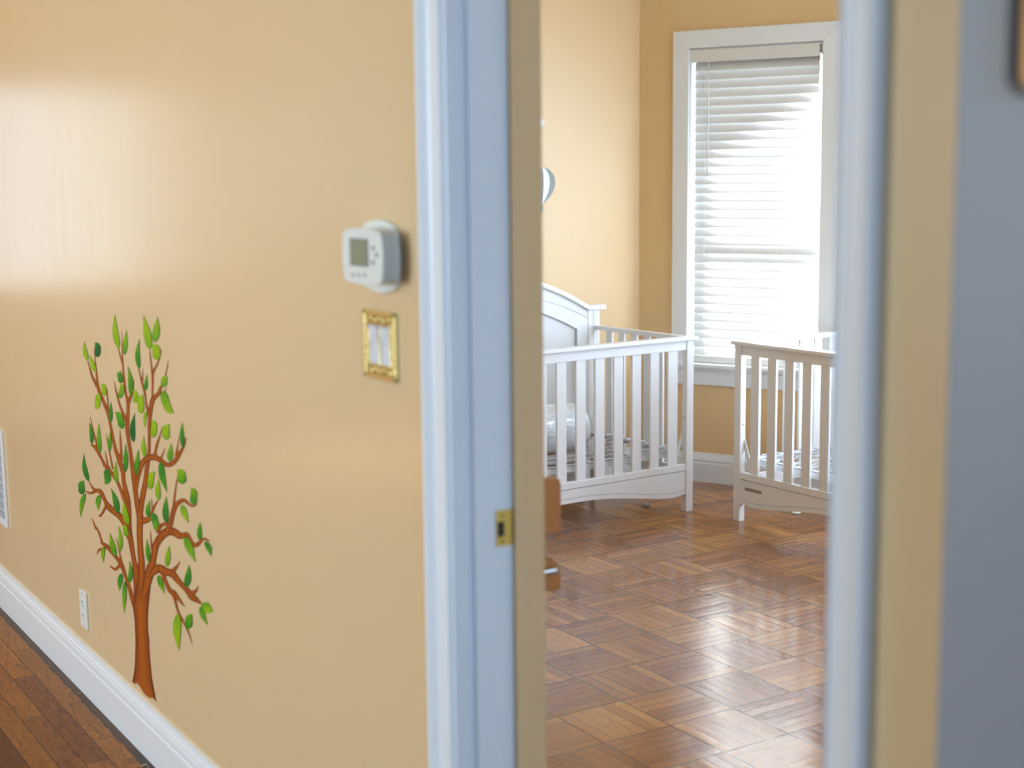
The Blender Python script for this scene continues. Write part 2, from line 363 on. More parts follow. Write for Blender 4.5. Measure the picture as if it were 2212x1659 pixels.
# doorway 1 : casings, jambs, stops
d1 = bpy.data.objects.new('door_1', None); COL.objects.link(d1); d1['kind'] = 'structure'
def casing(y_in, y_out):
    s = 1 if y_out > y_in else -1; wd = abs(y_out-y_in)
    prof = [(0, 0.0), (0.010, 0), (0.012, 0.03), (0.008, 0.06), (0.011, 0.10), (0.011, 0.50), (0.013, 0.56), (0.0125, 0.64), (0.016, 0.68), (0.0165, 0.74), (0.0145, 0.78), (0.019, 0.84), (0.020, 0.95), (0.018, 1.0), (0, 1.0)]
    pts = [Vector((W-o, y_in + s*f*wd, 0)) for o, f in prof]
    return MB().prism(pts, (0, 0, 2.13))
casing(YL+0.014, YL+0.0815).build('door_casing', M_white, d1)
casing(YR, YR-0.057).build('door_casing', M_white, d1)
MB().box(W-0.018, W, YR-0.057, YL+0.0815, 2.05, 2.13).build('door_casing', M_white, d1)
MB().box(W-0.006, 1.2195, YL+0.008, YL+0.02, 0, 2.06).box(1.143, 1.178, YL, YL+0.008, 0, 2.06).build('door_jamb', M_white, d1, 0.0015)
MB().box(W-0.006, 1.2195, YR-0.02, YR-0.010, 0, 2.06).box(W-0.006, 1.143, YR-0.010, YR, 0, 2.06).build('door_jamb', M_white, d1, 0.0015)
MB().box(W-0.006, 1.2195, YR, YL, 2.05, 2.06).build('door_jamb', M_white, d1)
# the bedroom door stands open behind the right casing
ha = math.radians(44)
dl = MB().box(0, 0.80, -0.035, 0, 0.012, 2.045).build('door_leaf', M_white, d1, 0.002)
dl.location = (1.226, YR-0.004, 0); dl.rotation_euler = (0, 0, ha)
kb = MB().tube([(0.735, -0.075, 0.94), (0.735, -0.068, 0.94), (0.735, -0.055, 0.94), (0.735, -0.05, 0.94), (0.735, -0.035, 0.94), (0.735, 0.0, 0.94), (0.735, 0.015, 0.94), (0.735, 0.02, 0.94), (0.735, 0.033, 0.94), (0.735, 0.04, 0.94)], 0.02, 16, [0.018, 0.027, 0.026, 0.012, 0.022, 0.022, 0.012, 0.026, 0.027, 0.018]).build('door_knob', M_brass, dl, smooth=True)
# brass strike plate on the left jamb
YJ = YL+0.008
sp = thing('strike_plate', (1.2025, YJ, 0.94), 0, 'small brass strike plate with dark latch hole on the white door jamb', 'strike plate')
mb = MB(); y = -0.0016
for x0, x1, z0, z1 in ((-0.016, 0.016, 0.011, 0.030), (-0.016, 0.016, -0.030, -0.014), (0.000, 0.016, -0.014, 0.011), (-0.016, -0.0135, -0.014, 0.011)): mb.box(x0, x1, y, -0.0002, z0, z1)
mb.build('plate', M_brass, sp)
MB().box(-0.0135, 0.0, -0.0009, -0.0003, -0.014, 0.011).build('latch_hole', M_dark, sp)
for z in (0.021, -0.022): MB().ball((-0.004, -0.0018, z), 0.0028, (1, 0.4, 1)).build('screw', M_dark, sp)

# ------------------------------------------------------------------ window 1 with frame, sash, stool, apron
w1 = bpy.data.objects.new('window_1', None); COL.objects.link(w1); w1['kind'] = 'structure'; w1.matrix_world = R4
OL, OR, OT = 0.271, -0.561, 2.211
T = -0.020
MB().prism([(OL, T, 0.60), (S1+0.0, T, 0.60), (S1, T, Z1), (OL, T, OT)], (0, 0.02, 0)).build('window_casing', M_white, w1, 0.002)
MB().prism([(OR, T, 0.60), (S0, T, 0.60), (S0, T, Z1), (OR, T, OT)], (0, 0.02, 0)).build('window_casing', M_white, w1, 0.002)
MB().prism([(OR, T, OT), (S0, T, Z1), (S1, T, Z1), (OL, T, OT)], (0, 0.02, 0)).build('window_casing', M_white, w1, 0.002)
MB().box(OR-0.02, OL+0.02, -0.045, 0.10, 0.578, 0.60).build('window_stool', M_white, w1, 0.005)
MB().prism([(0, -0.026, 0.578), (0, -0.026, 0.568), (0, -0.016, 0.560), (0, -0.018, 0.492), (0, 0, 0.492), (0, 0, 0.578)], (OL-OR, 0, 0), Matrix.Translation((OR, 0, 0))).build('window_apron', M_white, w1)
mb = MB(); mb.box(S1-0.004, S1, 0, 0.14, Z0, Z1).box(S0, S0+0.004, 0, 0.14, Z0, Z1).box(S0, S1, 0, 0.14, Z1-0.004, Z1)
mb.build('window_reveal', M_white, w1)
mb = MB()
for z0, z1, n0 in ((0.60, 1.245, 0.075), (1.205, Z1, 0.105)):
    for a, b, c, d in ((S0+0.004, S0+0.044, z0, z1), (S1-0.044, S1-0.004, z0, z1), (S0+0.044, S1-0.044, z0, z0+(0.06 if z0 < 1 else 0.04)), (S0+0.044, S1-0.044, z1-0.04, z1)):
        mb.box(a, b, n0, n0+0.03, c, d)
mb.build('window_sash', M_white, w1, 0.002)
MB().box(S0+0.044, S1-0.044, 0.088, 0.091, 0.66, 1.205).box(S0+0.044, S1-0.044, 0.118, 0.121, 1.245, Z1-0.04).build('window_pane', M_glass, w1)
for nm, mm, wd in (('window_2', Matrix.Translation((X0, 4.4, 0)) @ Matrix.Rotation(math.radians(-90), 4, 'Z'), 1.3), ('window_3', R5 @ Matrix.Translation((0.35, 0, 0)), 0.7)):
    w2 = bpy.data.objects.new(nm, None); COL.objects.link(w2); w2['kind'] = 'structure'; w2.matrix_world = mm
    m = MB(); m.box(0, 0.05, 0.06, 0.09, 0.6, 2.2).box(wd-0.05, wd, 0.06, 0.09, 0.6, 2.2).box(0, wd, 0.06, 0.09, 0.6, 0.66).box(0, wd, 0.06, 0.09, 2.15, 2.2).box(0, wd, 0.06, 0.09, 1.38, 1.42)
    m.build('window_sash', M_white, w2)
    m = MB(); m.box(-0.09, 0, -0.02, 0, 0.5, 2.3).box(wd, wd+0.09, -0.02, 0, 0.5, 2.3).box(0, wd, -0.02, 0, 2.2, 2.3).box(-0.09, wd+0.09, -0.04, 0, 0.57, 0.6)
    m.build('window_casing', M_white, w2)
    MB().box(0.05, wd-0.05, 0.073, 0.076, 0.66, 2.15).build('window_pane', M_glass, w2)

# blind
bl = thing('window_blind', (0, 0, 0), 0, 'white horizontal slat blind hanging closed in the bedroom window', 'blind')
bl.matrix_world = R4
MB().prism([(0, -0.012, 2.120), (0, -0.016, 2.116), (0, -0.016, 2.106), (0, -0.013, 2.103), (0, -0.013, 2.062), (0, -0.004, 2.060), (0, -0.004, 2.120)], (0.648, 0, 0), Matrix.Translation((-0.462, 0, 0))).build('valance', M_valance, bl)
MB().box(-0.470, 0.180, 0.0, 0.05, 2.075, 2.115).build('headrail', M_steel, bl)
MB().box(-0.477, -0.468, -0.014, 0.045, 2.066, 2.118).build('bracket', M_steel, bl, 0.001)
zt, zb, N = 2.045, 0.66, 34
tilt = math.radians(71); hw = 0.0262
for i in range(N):
    z = zt - (zt-zb)*i/(N-1)
    m = MB(); us = []
    for k in range(7):
        f = -1 + 2*k/6; cv = 0.0014*(1-f*f)
        # f=-1 : room edge, low ; f=+1 : outer edge, high ; crown towards the room and up
        us.append((0.028 + f*hw*math.cos(tilt) - cv*math.sin(tilt), f*hw*math.sin(tilt) + cv*math.cos(tilt)))
    pts = [(0, a, b) for a, b in us] + [(0, a+0.0014, b-0.0008) for a, b in reversed(us)]
    jit = random.uniform(-0.0012, 0.0012)
    m.prism(pts, (0.622, 0, 0)); o = m.build('slat', M_slat, bl)
    o.location = (-0.451 + jit, 0, z)
MB().box(-0.455, 0.175, -0.004, 0.040, 0.602, 0.636).build('bottom_rail', M_valance, bl, 0.003)
m = MB()
for s in (0.115, -0.03, -0.145, -0.29): 
    m.tube([(s, 0.014, 2.07), (s, 0.014, 0.63)], 0.0009, 5)
m.build('ladder_cord', M_valance, bl)
MB().tube([(0.088, -0.012, 2.055), (0.086, -0.018, 1.9), (0.084, -0.024, 1.515)], 0.004, 8).build('tilt_wand', M_valance, bl, smooth=True)

# ------------------------------------------------------------------ cribs
LEN, DEP = 1.37, 0.715
def crib(loc, rz, label, board=True):
    t = thing('crib', loc, rz, label, 'crib', 'white slatted baby cribs')
    P = 0.040
    # front posts and headboard posts
    for x, y, h in ((0, 0, 0.786), (LEN-P, 0, 0.786), (0, DEP-0.032, 0.895 if board else 0.786), (LEN-P, DEP-0.032, 0.895 if board else 0.786)):
        MB().box(x, x+P, y, y+0.032, 0, h).build('post', M_crib, t, 0.002)
    # front gate
    MB().box(P, LEN-P, 0.004, 0.026, 0.743, 0.786).build('top_rail', M_crib, t, 0.002)
    MB().box(-0.016, LEN+0.016, -0.014, 0.040, 0.786, 0.803).build('cap_rail', M_crib, t, 0.004)
    MB().box(P, LEN-P, 0.004, 0.026, 0.192, 0.222).build('bottom_rail', M_crib, t, 0.0015)
    for k in range(12):
        x = P + 0.054 + k*0.1030
        MB().box(x, x+0.050, 0.009, 0.021, 0.222, 0.743).build('slat', M_crib, t, 0.0012)
    mid = LEN/2; half = LEN/2-P
    def arch(x):
        u = (x-mid)/half; a = abs(u)
        if a > 0.93: return 0.078 + 0.004*math.sin((a-0.93)/0.07*math.pi/2)
        return 0.075 + 0.055*(0.5+0.5*math.cos(math.pi*(a/0.93)**1.25))
    xs = [P + (LEN-2*P)*k/48 for k in range(49)]
    pa = MB().strips(xs, lambda x: arch(x)+0.021, lambda x: 0.1895, 0.007, 0.023).build('apron_panel', M_crib, t)
    MB().strips(xs, arch, lambda x: arch(x)+0.019, 0.005, 0.024).build('edge_bead', M_crib, pa)
    # ends
    for x0 in (0.008, LEN-0.008-0.020):
        y0, y1 = 0.032, DEP-0.032
        MB().box(x0-0.002, x0+0.022, y0, y1+0.03, 0.781, 0.802).build('end_rail', M_crib, t, 0.003)
        MB().box(x0, x0+0.020, y0, y1, 0.15, 0.200).build('end_rail', M_crib, t, 0.002)
        for k in range(6):
            y = y0 + 0.062 + k*0.0935
            MB().box(x0+0.004, x0+0.016, y, y+0.044, 0.200, 0.781).build('slat', M_crib, t, 0.0012)
    # headboard
    top = lambda x: max(1.067 - 0.48*(x-mid)**2, 0.890)
    if board:
        hb = MB().strips([P+(LEN-2*P)*k/60 for k in range(61)], lambda x: 0.14, lambda x: top(x)-0.012, DEP-0.026, DEP-0.012).build('headboard', M_crib, t)
        yf = DEP-0.032
        inner = lambda x: 0.938 - 0.49*(x-mid)**2
        grv = lambda x: 0.984 - 0.39*(x-mid)**2
        I, G = 0.545, 0.609
        us = [mid-I + 2*I*k/48 for k in range(49)]
        m = MB(); m.strips(us, inner, grv, yf, DEP-0.026)
        for sg in (-1, 1):
            a, b = sorted((mid+sg*I, mid+sg*G)); m.strips([a, a+(b-a)*.5, b], lambda x: 0.16, grv, yf, DEP-0.026)
        m.build('inner_frame', M_crib, hb)
        m = MB(); us2 = [mid-G + 2*G*k/48 for k in range(49)]
        m.strips(us2, lambda x: grv(x)+0.0035, lambda x: top(x)-0.012, yf, DEP-0.026)
        for sg in (-1, 1):
            a, b = sorted((mid+sg*(G+0.0035), mid+sg*(LEN/2-P-0.002))); m.strips([a, (a+b)/2, b], lambda x: 0.16, lambda x: top(x)-0.012, yf, DEP-0.026)
        m.build('outer_frame', M_crib, hb)
        m = MB(); up = [us[0]] + us + [us[-1]]
        pth = [(mid-I, yf-0.001, 0.16)] + [(x, yf-0.001, inner(x)) for x in us] + [(mid+I, yf-0.001, 0.16)]
        m.tube(pth, 0.0065, 8); m.build('panel_bead', M_crib, hb, smooth=True)
    if board:
        us = [-0.027 + (LEN+0.054)*k/70 for k in range(71)]
        MB().strips(us, lambda x: top(x)-0.012, lambda x: top(x)+0.012, DEP-0.050, DEP+0.010).build('crest_rail', M_crib, t, 0.004)
    if not board:  # unseen slatted back, put in to let more window light through
        MB().box(P, LEN-P, DEP-0.027, DEP-0.005, 0.743, 0.786).box(P, LEN-P, DEP-0.027, DEP-0.005, 0.150, 0.200).build('back_rail', M_crib, t, 0.002)
        MB().box(-0.016, LEN+0.016, DEP-0.040, DEP+0.014, 0.786, 0.803).build('cap_rail', M_crib, t, 0.004)
        for k in range(12):
            x = P + 0.054 + k*0.1030
            MB().box(x, x+0.050, DEP-0.022, DEP-0.010, 0.200, 0.743).build('slat', M_crib, t, 0.0012)
    # spring base
    z = 0.285; sx0, sx1, sy0, sy1 = 0.045, LEN-0.045, 0.045, DEP-0.05
    fr = MB(); fr.box(sx0, sx1, sy0, sy0+0.006, z-0.03, z).box(sx0, sx1, sy1-0.006, sy1, z-0.03, z).box(sx0, sx0+0.006, sy0, sy1, z-0.03, z).box(sx1-0.006, sx1, sy0, sy1, z-0.03, z)
    fr.box(sx0, sx1, sy0, sy0+0.024, z-0.003, z).box(sx0, sx1, sy1-0.024, sy1, z-0.003, z).box(sx0, sx0+0.024, sy0, sy1, z-0.003, z).box(sx1-0.024, sx1, sy0, sy1, z-0.003, z)
    fr = fr.build('spring_frame', M_wire, t)
    m = MB(); nx = 13
    for k in range(1, 8):
        y = sy0 + (sy1-sy0)*k/8
        m.tube([(sx0+0.06, y, z+0.004), (sx1-0.06, y, z+0.004)], 0.0019, 5)
    for k in range(nx):
        x = sx0+0.06 + (sx1-sx0-0.12)*k/(nx-1)
        pts = []
        for q in range(9):
            pts.append((x + (0.022 if q % 2 else -0.022), sy0+0.03 + (sy1-sy0-0.06)*q/8, z+0.006))
        m.tube(pts, 0.0019, 5)
    for sg in (sx0+0.06, sx1-0.06): m.tube([(sg, sy0+0.03, z+0.003), (sg, sy1-0.03, z+0.003)], 0.0026, 5)
    m.build('wire_mesh', M_wire, fr)
    for k in range(1, 8):
        y = sy0 + (sy1-sy0)*k/8
        for xa, xb in ((sx0+0.012, sx0+0.055), (sx1-0.055, sx1-0.012)): MB().tube([(xa, y, z+0.004), (xb, y, z+0.006)], 0.0060, 7).build('coil_spring', M_wire, fr)
    for k in range(nx):
        x = sx0+0.06 + (sx1-sx0-0.12)*k/(nx-1)
        for ya, yb in ((sy0+0.01, sy0+0.035), (sy1-0.035, sy1-0.01)): MB().tube([(x, ya, z+0.004), (x, yb, z+0.006)], 0.0055, 7).build('coil_spring', M_wire, fr)
    for xa, xb, sg in ((0.041, 0.082, 1), (LEN-0.041, LEN-0.082, -1)):
        for yy in (0.026, DEP-0.045):
            wd = 0.012*sg
            b = MB().prism([(xa, yy, 0.360), (xa+wd*0.3, yy, 0.372), (xa+wd, yy, 0.345), (xb+wd, yy, 0.240), (xb, yy, 0.236), (xa, yy, 0.318)], (0, 0.0025, 0))
            b.build('support_bracket', M_wire, t)
    for x in (P, LEN-P):
        MB().ball((x, 0.018, 0.435), 0.0048, (0.5, 1, 1)).build('screw', M_steel, t)
    return t
def rotv(x, y, a): return (x*math.cos(a)-y*math.sin(a), x*math.sin(a)+y*math.cos(a))
a1 = math.radians(2.2); dx, dy = rotv(LEN, 0, a1)
c1 = crib((4.102-dx, 4.932-dy, 0), a1, 'white crib with arched headboard and wrapped bundle, against the back wall left of the window')
a2 = math.radians(-90+1.2)
c2 = crib((4.133, 4.692, 0), a2, 'white crib in front of the window with small grey label on its lower panel', board=False)
MB().box(0.068, 0.172, 0.0058, 0.0072, 0.1465, 0.1590).build('brand_label', M_label, c2)
m = MB(); x = 0.074
while x < 0.166:
    wd = random.uniform(0.004, 0.008); m.box(x, x+wd, 0.0054, 0.0060, 0.1500, 0.1555); x += wd+0.003
m.build('brand_lettering', M_labeltxt, c2)

# wrapped bundle on the springs of the first crib
m = MB(); ax = Vector((math.cos(a1), math.sin(a1), 0)); c0 = aty(1236, 960, 5.19); 
n = 26; ring = []
path = []; rad = []
for i in range(n):
    f = i/(n-1); xx = 3.695 - 0.78*f
    path.append((xx, 5.20 - (3.695-xx)*0.038, 0.402)); e = min(f, 1-f)*n/3.2
    rad.append(0.112*math.sqrt(max(0.02, 1-(1-min(1, e))**2)) * (1+0.02*math.sin(i*2.1)))
m.tube(path, 0.1, 40, rad)
o = m.build('wrapped_bundle', M_wrap, None, smooth=True)
tag(o, 'rolled bundle wrapped in clear plastic lying on the springs of the left crib', 'bundle')
# a small disc and a scrap on the floor
p = atz(1720, 1109, 0)
o = MB().tube([(p.x, p.y, 0.0), (p.x, p.y, 0.003), (p.x, p.y, 0.006), (p.x, p.y, 0.010)], 0.02, 20, [0.016, 0.021, 0.021, 0.015]).build('floor_glide', M_plastic, smooth=False)
tag(o, 'small round white disc on the parquet under the right crib', 'disc')
p = atz(1395, 1093, 0)
o = MB().prism([(p.x-0.02, p.y-0.012, 0.0), (p.x+0.012, p.y-0.018, 0.0), (p.x+0.024, p.y+0.006, 0.0), (p.x-0.006, p.y+0.016, 0.0)], (0.002, 0.004, 0.010)).build('floor_scrap', M_scrap, bevel=0.002)
tag(o, 'tiny grey scrap lying on the parquet under the left crib', 'scrap')
# pale crumbs by the hall baseboard
for x, y, r, lb in ((312, 1655, 0.006, 'largest pale crumb beside the hall baseboard at the bottom edge of the photo'), (320, 1658, 0.003, 'small pale crumb right beside the largest crumb by the hall baseboard'),
                (172, 1499, 0.003, 'single pale crumb by the hall baseboard, right below the wall outlet'), (85, 1400, 0.0022, 'lower of two tiny pale crumbs by the hall baseboard left of the outlet'),
                (63, 1389, 0.002, 'upper of two tiny pale crumbs by the hall baseboard left of the outlet'), (10, 1345, 0.0022, 'leftmost tiny pale crumb on the hall floor boards')):
    p = atz(x, y, 0)
    o = MB().ball((0, 0, 0), r, (1, 1.8, 0.5), 8).build('crumb', M_scrap); o.location = (p.x, p.y, r*0.45); o.rotation_euler = (0, 0, random.random()*3)
    tag(o, lb, 'crumb', 'crumbs along the hall baseboard')

# ------------------------------------------------------------------ wall decorations on the back wall
YW = YB
def lens(cx, cz, hw_, zt_, zb_, n=26):
    """right or left profile of a balloon envelope, half width hw_"""
    out = []
    for k in range(n+1):
        f = k/n; z = zt_ + (zb_-zt_)*f
        g = math.sin(math.pi*min(1, f**0.78))**0.62 if 0 < f < 1 else 0
        out.append((cx + hw_*g, z))
    return out
pb = aty(1198, 400, YW); pt_ = aty(1170, 360, YW); pbm = aty(1172, 441, YW); pk = aty(1169, 458, YW)
HWB = 0.086; bcx = pb.x - HWB
hb = thing('hot_air_balloon', (bcx, YW, pk.z), 0, 'grey and white striped hot air balloon cutout on the back wall', 'wall decoration')
zt_ = pt_.z - pk.z; zb_ = pbm.z - pk.z
def band(h0, h1, y0, y1, mat, name):
    L = lens(0, 0, h0, zt_, zb_); R = lens(0, 0, h1, zt_, zb_)
    pts = [(x, y0, z) for x, z in R] + [(x, y0, z) for x, z in reversed(L)][1:-1]
    return MB().prism(pts, (0, y1-y0, 0)).build(name, mat, hb)
band(-HWB, HWB, -0.006, -0.0005, M_balg, 'envelope')
band(0.015, 0.052, -0.0085, -0.006, M_balw, 'stripe')
band(-0.052, -0.015, -0.0085, -0.006, M_balw, 'stripe')
MB().prism([(-0.014, -0.006, zb_-0.012), (0.014, -0.006, zb_-0.012), (0.011, -0.006, 0.0), (-0.011, -0.006, 0.0)], (0, 0.0055, 0)).build('basket', M_balg, hb)
for sg in (-1, 1): MB().tube([(sg*0.012, -0.003, zb_+0.012), (sg*0.012, -0.003, zb_-0.014)], 0.0016, 5).build('rope', M_balg, hb)
ps = aty(1176, 262, YW); pts = []
ca = ps.x - 0.021
for k in range(10):
    a = math.radians(90+k*36-8); r = 0.030 if k % 2 == 0 else 0.014
    pts.append((r*math.cos(a), -0.005, r*math.sin(a)))
o = MB().prism(pts, (0, 0.0045, 0)).build('wall_star', M_balw); o.location = (ca-0.006, YW, ps.z-0.006)
tag(o, 'small white star on the back wall above the hot air balloon', 'wall decoration')

# wooden rack on the bedroom side of the door wall
rk = thing('wooden_rack', (WB, 2.3, 0), 0, 'light wooden rack with rounded ends sticking out past the left side of the doorway', 'rack')
def fl(x, y): p = aty(x, y, 2.25); return p.x-WB, p.z
xe1, zt1 = fl(1200, 1025); _, zb1 = fl(1200, 1145); xe2, zt2 = fl(1200, 1181); _, zb2 = fl(1200, 1268); _, zp = fl(1175, 1227)
r = 0.016; pts = [(0.0, 0, zb1), (xe1, 0, zb1), (xe1, 0, zt1-r)] + [(xe1-r+r*math.cos(a), 0, zt1-r+r*math.sin(a)) for a in (0.4, 0.8, 1.2)] + [(xe1-r, 0, zt1), (0, 0, zt1)]
MB().prism([(x, -0.07, z) for x, _, z in pts], (0, 0.018, 0)).build('upper_board', M_beech, rk, 0.003)
rr = zt2-zb2; pts = [(0.0, -0.07, zb2), (xe2, -0.07, zb2)] + [(xe2-0.055+0.055*math.cos(a), -0.07, zt2-rr*0.72+rr*0.72*math.sin(a)) for a in (0.0, 0.3, 0.6, 0.9, 1.2, 1.57)] + [(0, -0.07, zt2)]
MB().prism(pts, (0, 0.025, 0)).build('lower_bracket', M_beech, rk, 0.003)
MB().tube([(0.02, -0.078, zp), (xe2-0.018, -0.078, zp)], 0.0055, 10).build('metal_pin', M_steel, rk, smooth=True)
MB().box(0.0, 0.018, -0.10, 0.10, zb2-0.03, zt1+0.02).build('back_board', M_beech, rk, 0.003)

# ------------------------------------------------------------------ hall wall fittings
# thermostat
def rrect(cy, cz, hw_, hh, r, bow=0.0, n=6):
    pts = []
    for (sy, sz, a0) in ((1, 1, 0), (-1, 1, 90), (-1, -1, 180), (1, -1, 270)):
        for k in range(n+1):
            a = math.radians(a0 + 90*k/n)
            y = cy + sy*(hw_-r) + r*math.cos(a); z = cz + sz*(hh-r) + r*math.sin(a)
            pts.append((y, z))
    out = []
    N_ = len(pts)
    for i, (y, z) in enumerate(pts):
        out.append((y, z))
        y2, z2 = pts[(i+1) % N_]
        if math.hypot(y2-y, z2-z) > r*0.9:
            for f in (0.2, 0.4, 0.6, 0.8):
                yy = y+(y2-y)*f; zz = z+(z2-z)*f; b = bow*4*f*(1-f)
                if abs(z2-z) < 1e-6: zz += b*(1 if z > cz else -1)
                else: yy += b*(1 if y > cy else -1)
                out.append((yy, zz))
    return out
tcy, tcz = 2.157, 1.377
th = thing('thermostat', (W, tcy, tcz), 0, 'white digital thermostat on the tan hall wall above the brass switch plate', 'thermostat')
def slab(prof, x0, x1, name, mat, par, bev=0.0015):
    return MB().prism([(x0, y, z) for y, z in prof], (x1-x0, 0, 0)).build(name, mat, par, bev)
slab(rrect(0, 0, 0.062, 0.056, 0.018, 0.006), -0.008, 0, 'wall_plate', M_plastic, th)
XF = -0.048
f0 = atx(741, 560, W+XF); f1 = atx(823, 560, W+XF); ft = atx(785, 498, W+XF); fb = atx(785, 611, W+XF)
fy = (f0.y+f1.y)/2-tcy; fh = (f0.y-f1.y)/2; fz = (ft.z+fb.z)/2-tcz; fhh = (ft.z-fb.z)/2
slab(rrect(fy+0.003, fz, fh*0.93, fhh*0.93, 0.014, 0.004), XF+0.004, -0.010, 'body', M_plastic, th)
slab(rrect(fy+0.006, fz, fh*0.84, fhh*0.88, 0.014, 0.004), -0.012, -0.004, 'neck', M_grey, th)
fc = slab(rrect(fy, fz, fh, fhh, 0.012, 0.004), XF, XF+0.005, 'face', M_plastic, th)
for k in range(7): slab(rrect(fy+0.0015, fz, fh*0.975-k*0.0004, fhh*0.965, 0.013, 0.004), XF+0.009+k*0.0038, XF+0.0112+k*0.0038, 'vent_rib', M_plastic, th, 0.0005)
q0 = atx(757, 545, W+XF); q1 = atx(795, 545, W+XF); q2 = atx(775, 517, W+XF); q3 = atx(775, 573, W+XF)
sy = (q0.y+q1.y)/2-tcy; sz = (q2.z+q3.z)/2-tcz
slab(rrect(sy, sz, (q0.y-q1.y)/2+0.0015, (q2.z-q3.z)/2+0.0015, 0.002), XF-0.0006, XF+0.001, 'bezel', M_grey, fc, 0)
slab(rrect(sy, sz, (q0.y-q1.y)/2-0.001, (q2.z-q3.z)/2-0.001, 0.002), XF-0.0011, XF+0.001, 'screen', M_lcd, fc, 0)
for x, y in ((806, 536), (814, 551), (806, 567)):
    p = atx(x, y, W+XF); MB().ball((XF-0.0005, p.y-tcy, p.z-tcz), 0.0042, (0.35, 1.15, 0.9)).build('button', M_grey, fc, smooth=True)
for x in (763, 775, 788):
    p = atx(x, 594, W+XF); MB().ball((XF-0.0005, p.y-tcy, p.z-tcz), 0.0033, (0.35, 1, 1)).build('button', M_grey, fc, smooth=True)

# brass double switch plate
scy, scz = 2.1665, 1.2245
sw = thing('light_switch', (W, scy, scz), 0, 'ornate brass double switch plate with two white rockers below the thermostat', 'light switch')
HW, HH = 0.0585, 0.0585
m = MB(); m.box(-0.003, 0, -HW, HW, -HH, HH)
for a, b, c, d in ((-HW, HW, HH-0.008, HH), (-HW, HW, -HH, -HH+0.008), (-HW, -HW+0.008, -HH, HH), (HW-0.008, HW, -HH, HH)): m.box(-0.007, -0.002, a, b, c, d)
for a, b, c, d in ((-0.042, -0.039, -0.038, 0.038), (0.039, 0.042, -0.038, 0.038), (-0.0015, 0.0015, -0.036, 0.036), (-0.042, 0.042, 0.034, 0.038), (-0.042, 0.042, -0.038, -0.034)): m.box(-0.006, -0.002, a, b, c, d)
pl = m.build('plate', M_gold, sw, 0.0012)
m = MB()
for sg in (-1, 1):
    for k in range(11):
        y = -0.046 + k*0.0092; m.ball((-0.0045, y, sg*(0.044+0.0025*math.sin(k*1.7))), 0.0042, (0.8, 1, 1), 8)
    for k in range(4):
        cy = -0.035+k*0.0233; m.tube([(-0.0055, cy+0.006*math.cos(a*0.7), sg*0.045+0.005*math.sin(a*0.7)) for a in range(8)], 0.0012, 5)
    for k in range(9): m.ball((-0.0045, sg*0.0465, -0.036+k*0.009), 0.0034, (0.8, 1, 1.2), 8)
m.build('scroll_relief', M_gold, pl, smooth=True)
for cy in (-0.0205, 0.0205):
    MB().prism([(-0.0025, cy-0.0172, 0.0335), (-0.0085, cy-0.0172, 0.0335), (-0.0035, cy-0.0172, 0.0), (-0.0045, cy-0.0172, -0.0335), (-0.0025, cy-0.0172, -0.0335)], (0, 0.0344, 0)).build('rocker', plain('rocker_white', srgb(222, 226, 234), 0.3), sw, 0.0008)

# outlet
op = atx(183.5, 1316, W)
ou = thing('wall_outlet', (W, op.y, op.z), 0, 'white wall outlet low on the hall wall left of the painted tree', 'outlet')
oa = slab(rrect(0, 0, 0.0345, 0.0565, 0.004), -0.006, 0, 'plate', M_plastic, ou, 0.002)
for zc in (0.020, -0.020):
    q = slab(rrect(0, zc, 0.0165, 0.0145, 0.008), -0.0072, -0.004, 'receptacle', M_plastic, ou, 0.0005)
    for yy, hh in ((0.0065, 0.0042), (-0.0065, 0.0035)): MB().box(-0.0076, -0.0070, yy-0.0011, yy+0.0011, zc-hh+0.003, zc+hh+0.003).build('slot', M_dark, q)
    MB().ball((-0.0072, 0, zc-0.008), 0.0024, (0.3, 1, 1)).build('ground_hole', M_dark, q)
for zc in (0.049, -0.049): MB().ball((-0.006, 0, zc), 0.0028, (0.4, 1, 1)).build('screw', M_steel, ou)

# return-air grille at the left edge
va = atx(6.5, 936, W-0.006); vb = atx(13, 1141, W-0.006)
vy = (va.y+vb.y)/2; vz0, vz1 = vb.z+0.003, va.z+0.003; VW = 0.36
vt = thing('air_grille', (W, vy+VW/2, vz0), 0, 'white framed air return grille low on the hall wall at the left edge', 'vent')
m = MB(); h = vz1-vz0; f = 0.024
m.box(-0.008, 0, -VW/2, VW/2, 0, f).box(-0.008, 0, -VW/2, VW/2, h-f, h).box(-0.008, 0, -VW/2, -VW/2+f, f, h-f).box(-0.008, 0, VW/2-f, VW/2, f, h-f)
m.build('frame', M_white, vt, 0.002)
MB().box(-0.002, -0.0005, -VW/2+f, VW/2-f, f, h-f).build('dark_backing', M_grey, vt)
m = MB()
for k in range(1, 9): z = f+(h-2*f)*k/9; m.box(-0.007, -0.003, -VW/2+f, VW/2-f, z-0.0015, z+0.0015)
for k in range(1, 20): y = -VW/2+f+(VW-2*f)*k/20; m.box(-0.0065, -0.003, y-0.0012, y+0.0012, f, h-f)
m.build('louvres', M_white, vt)

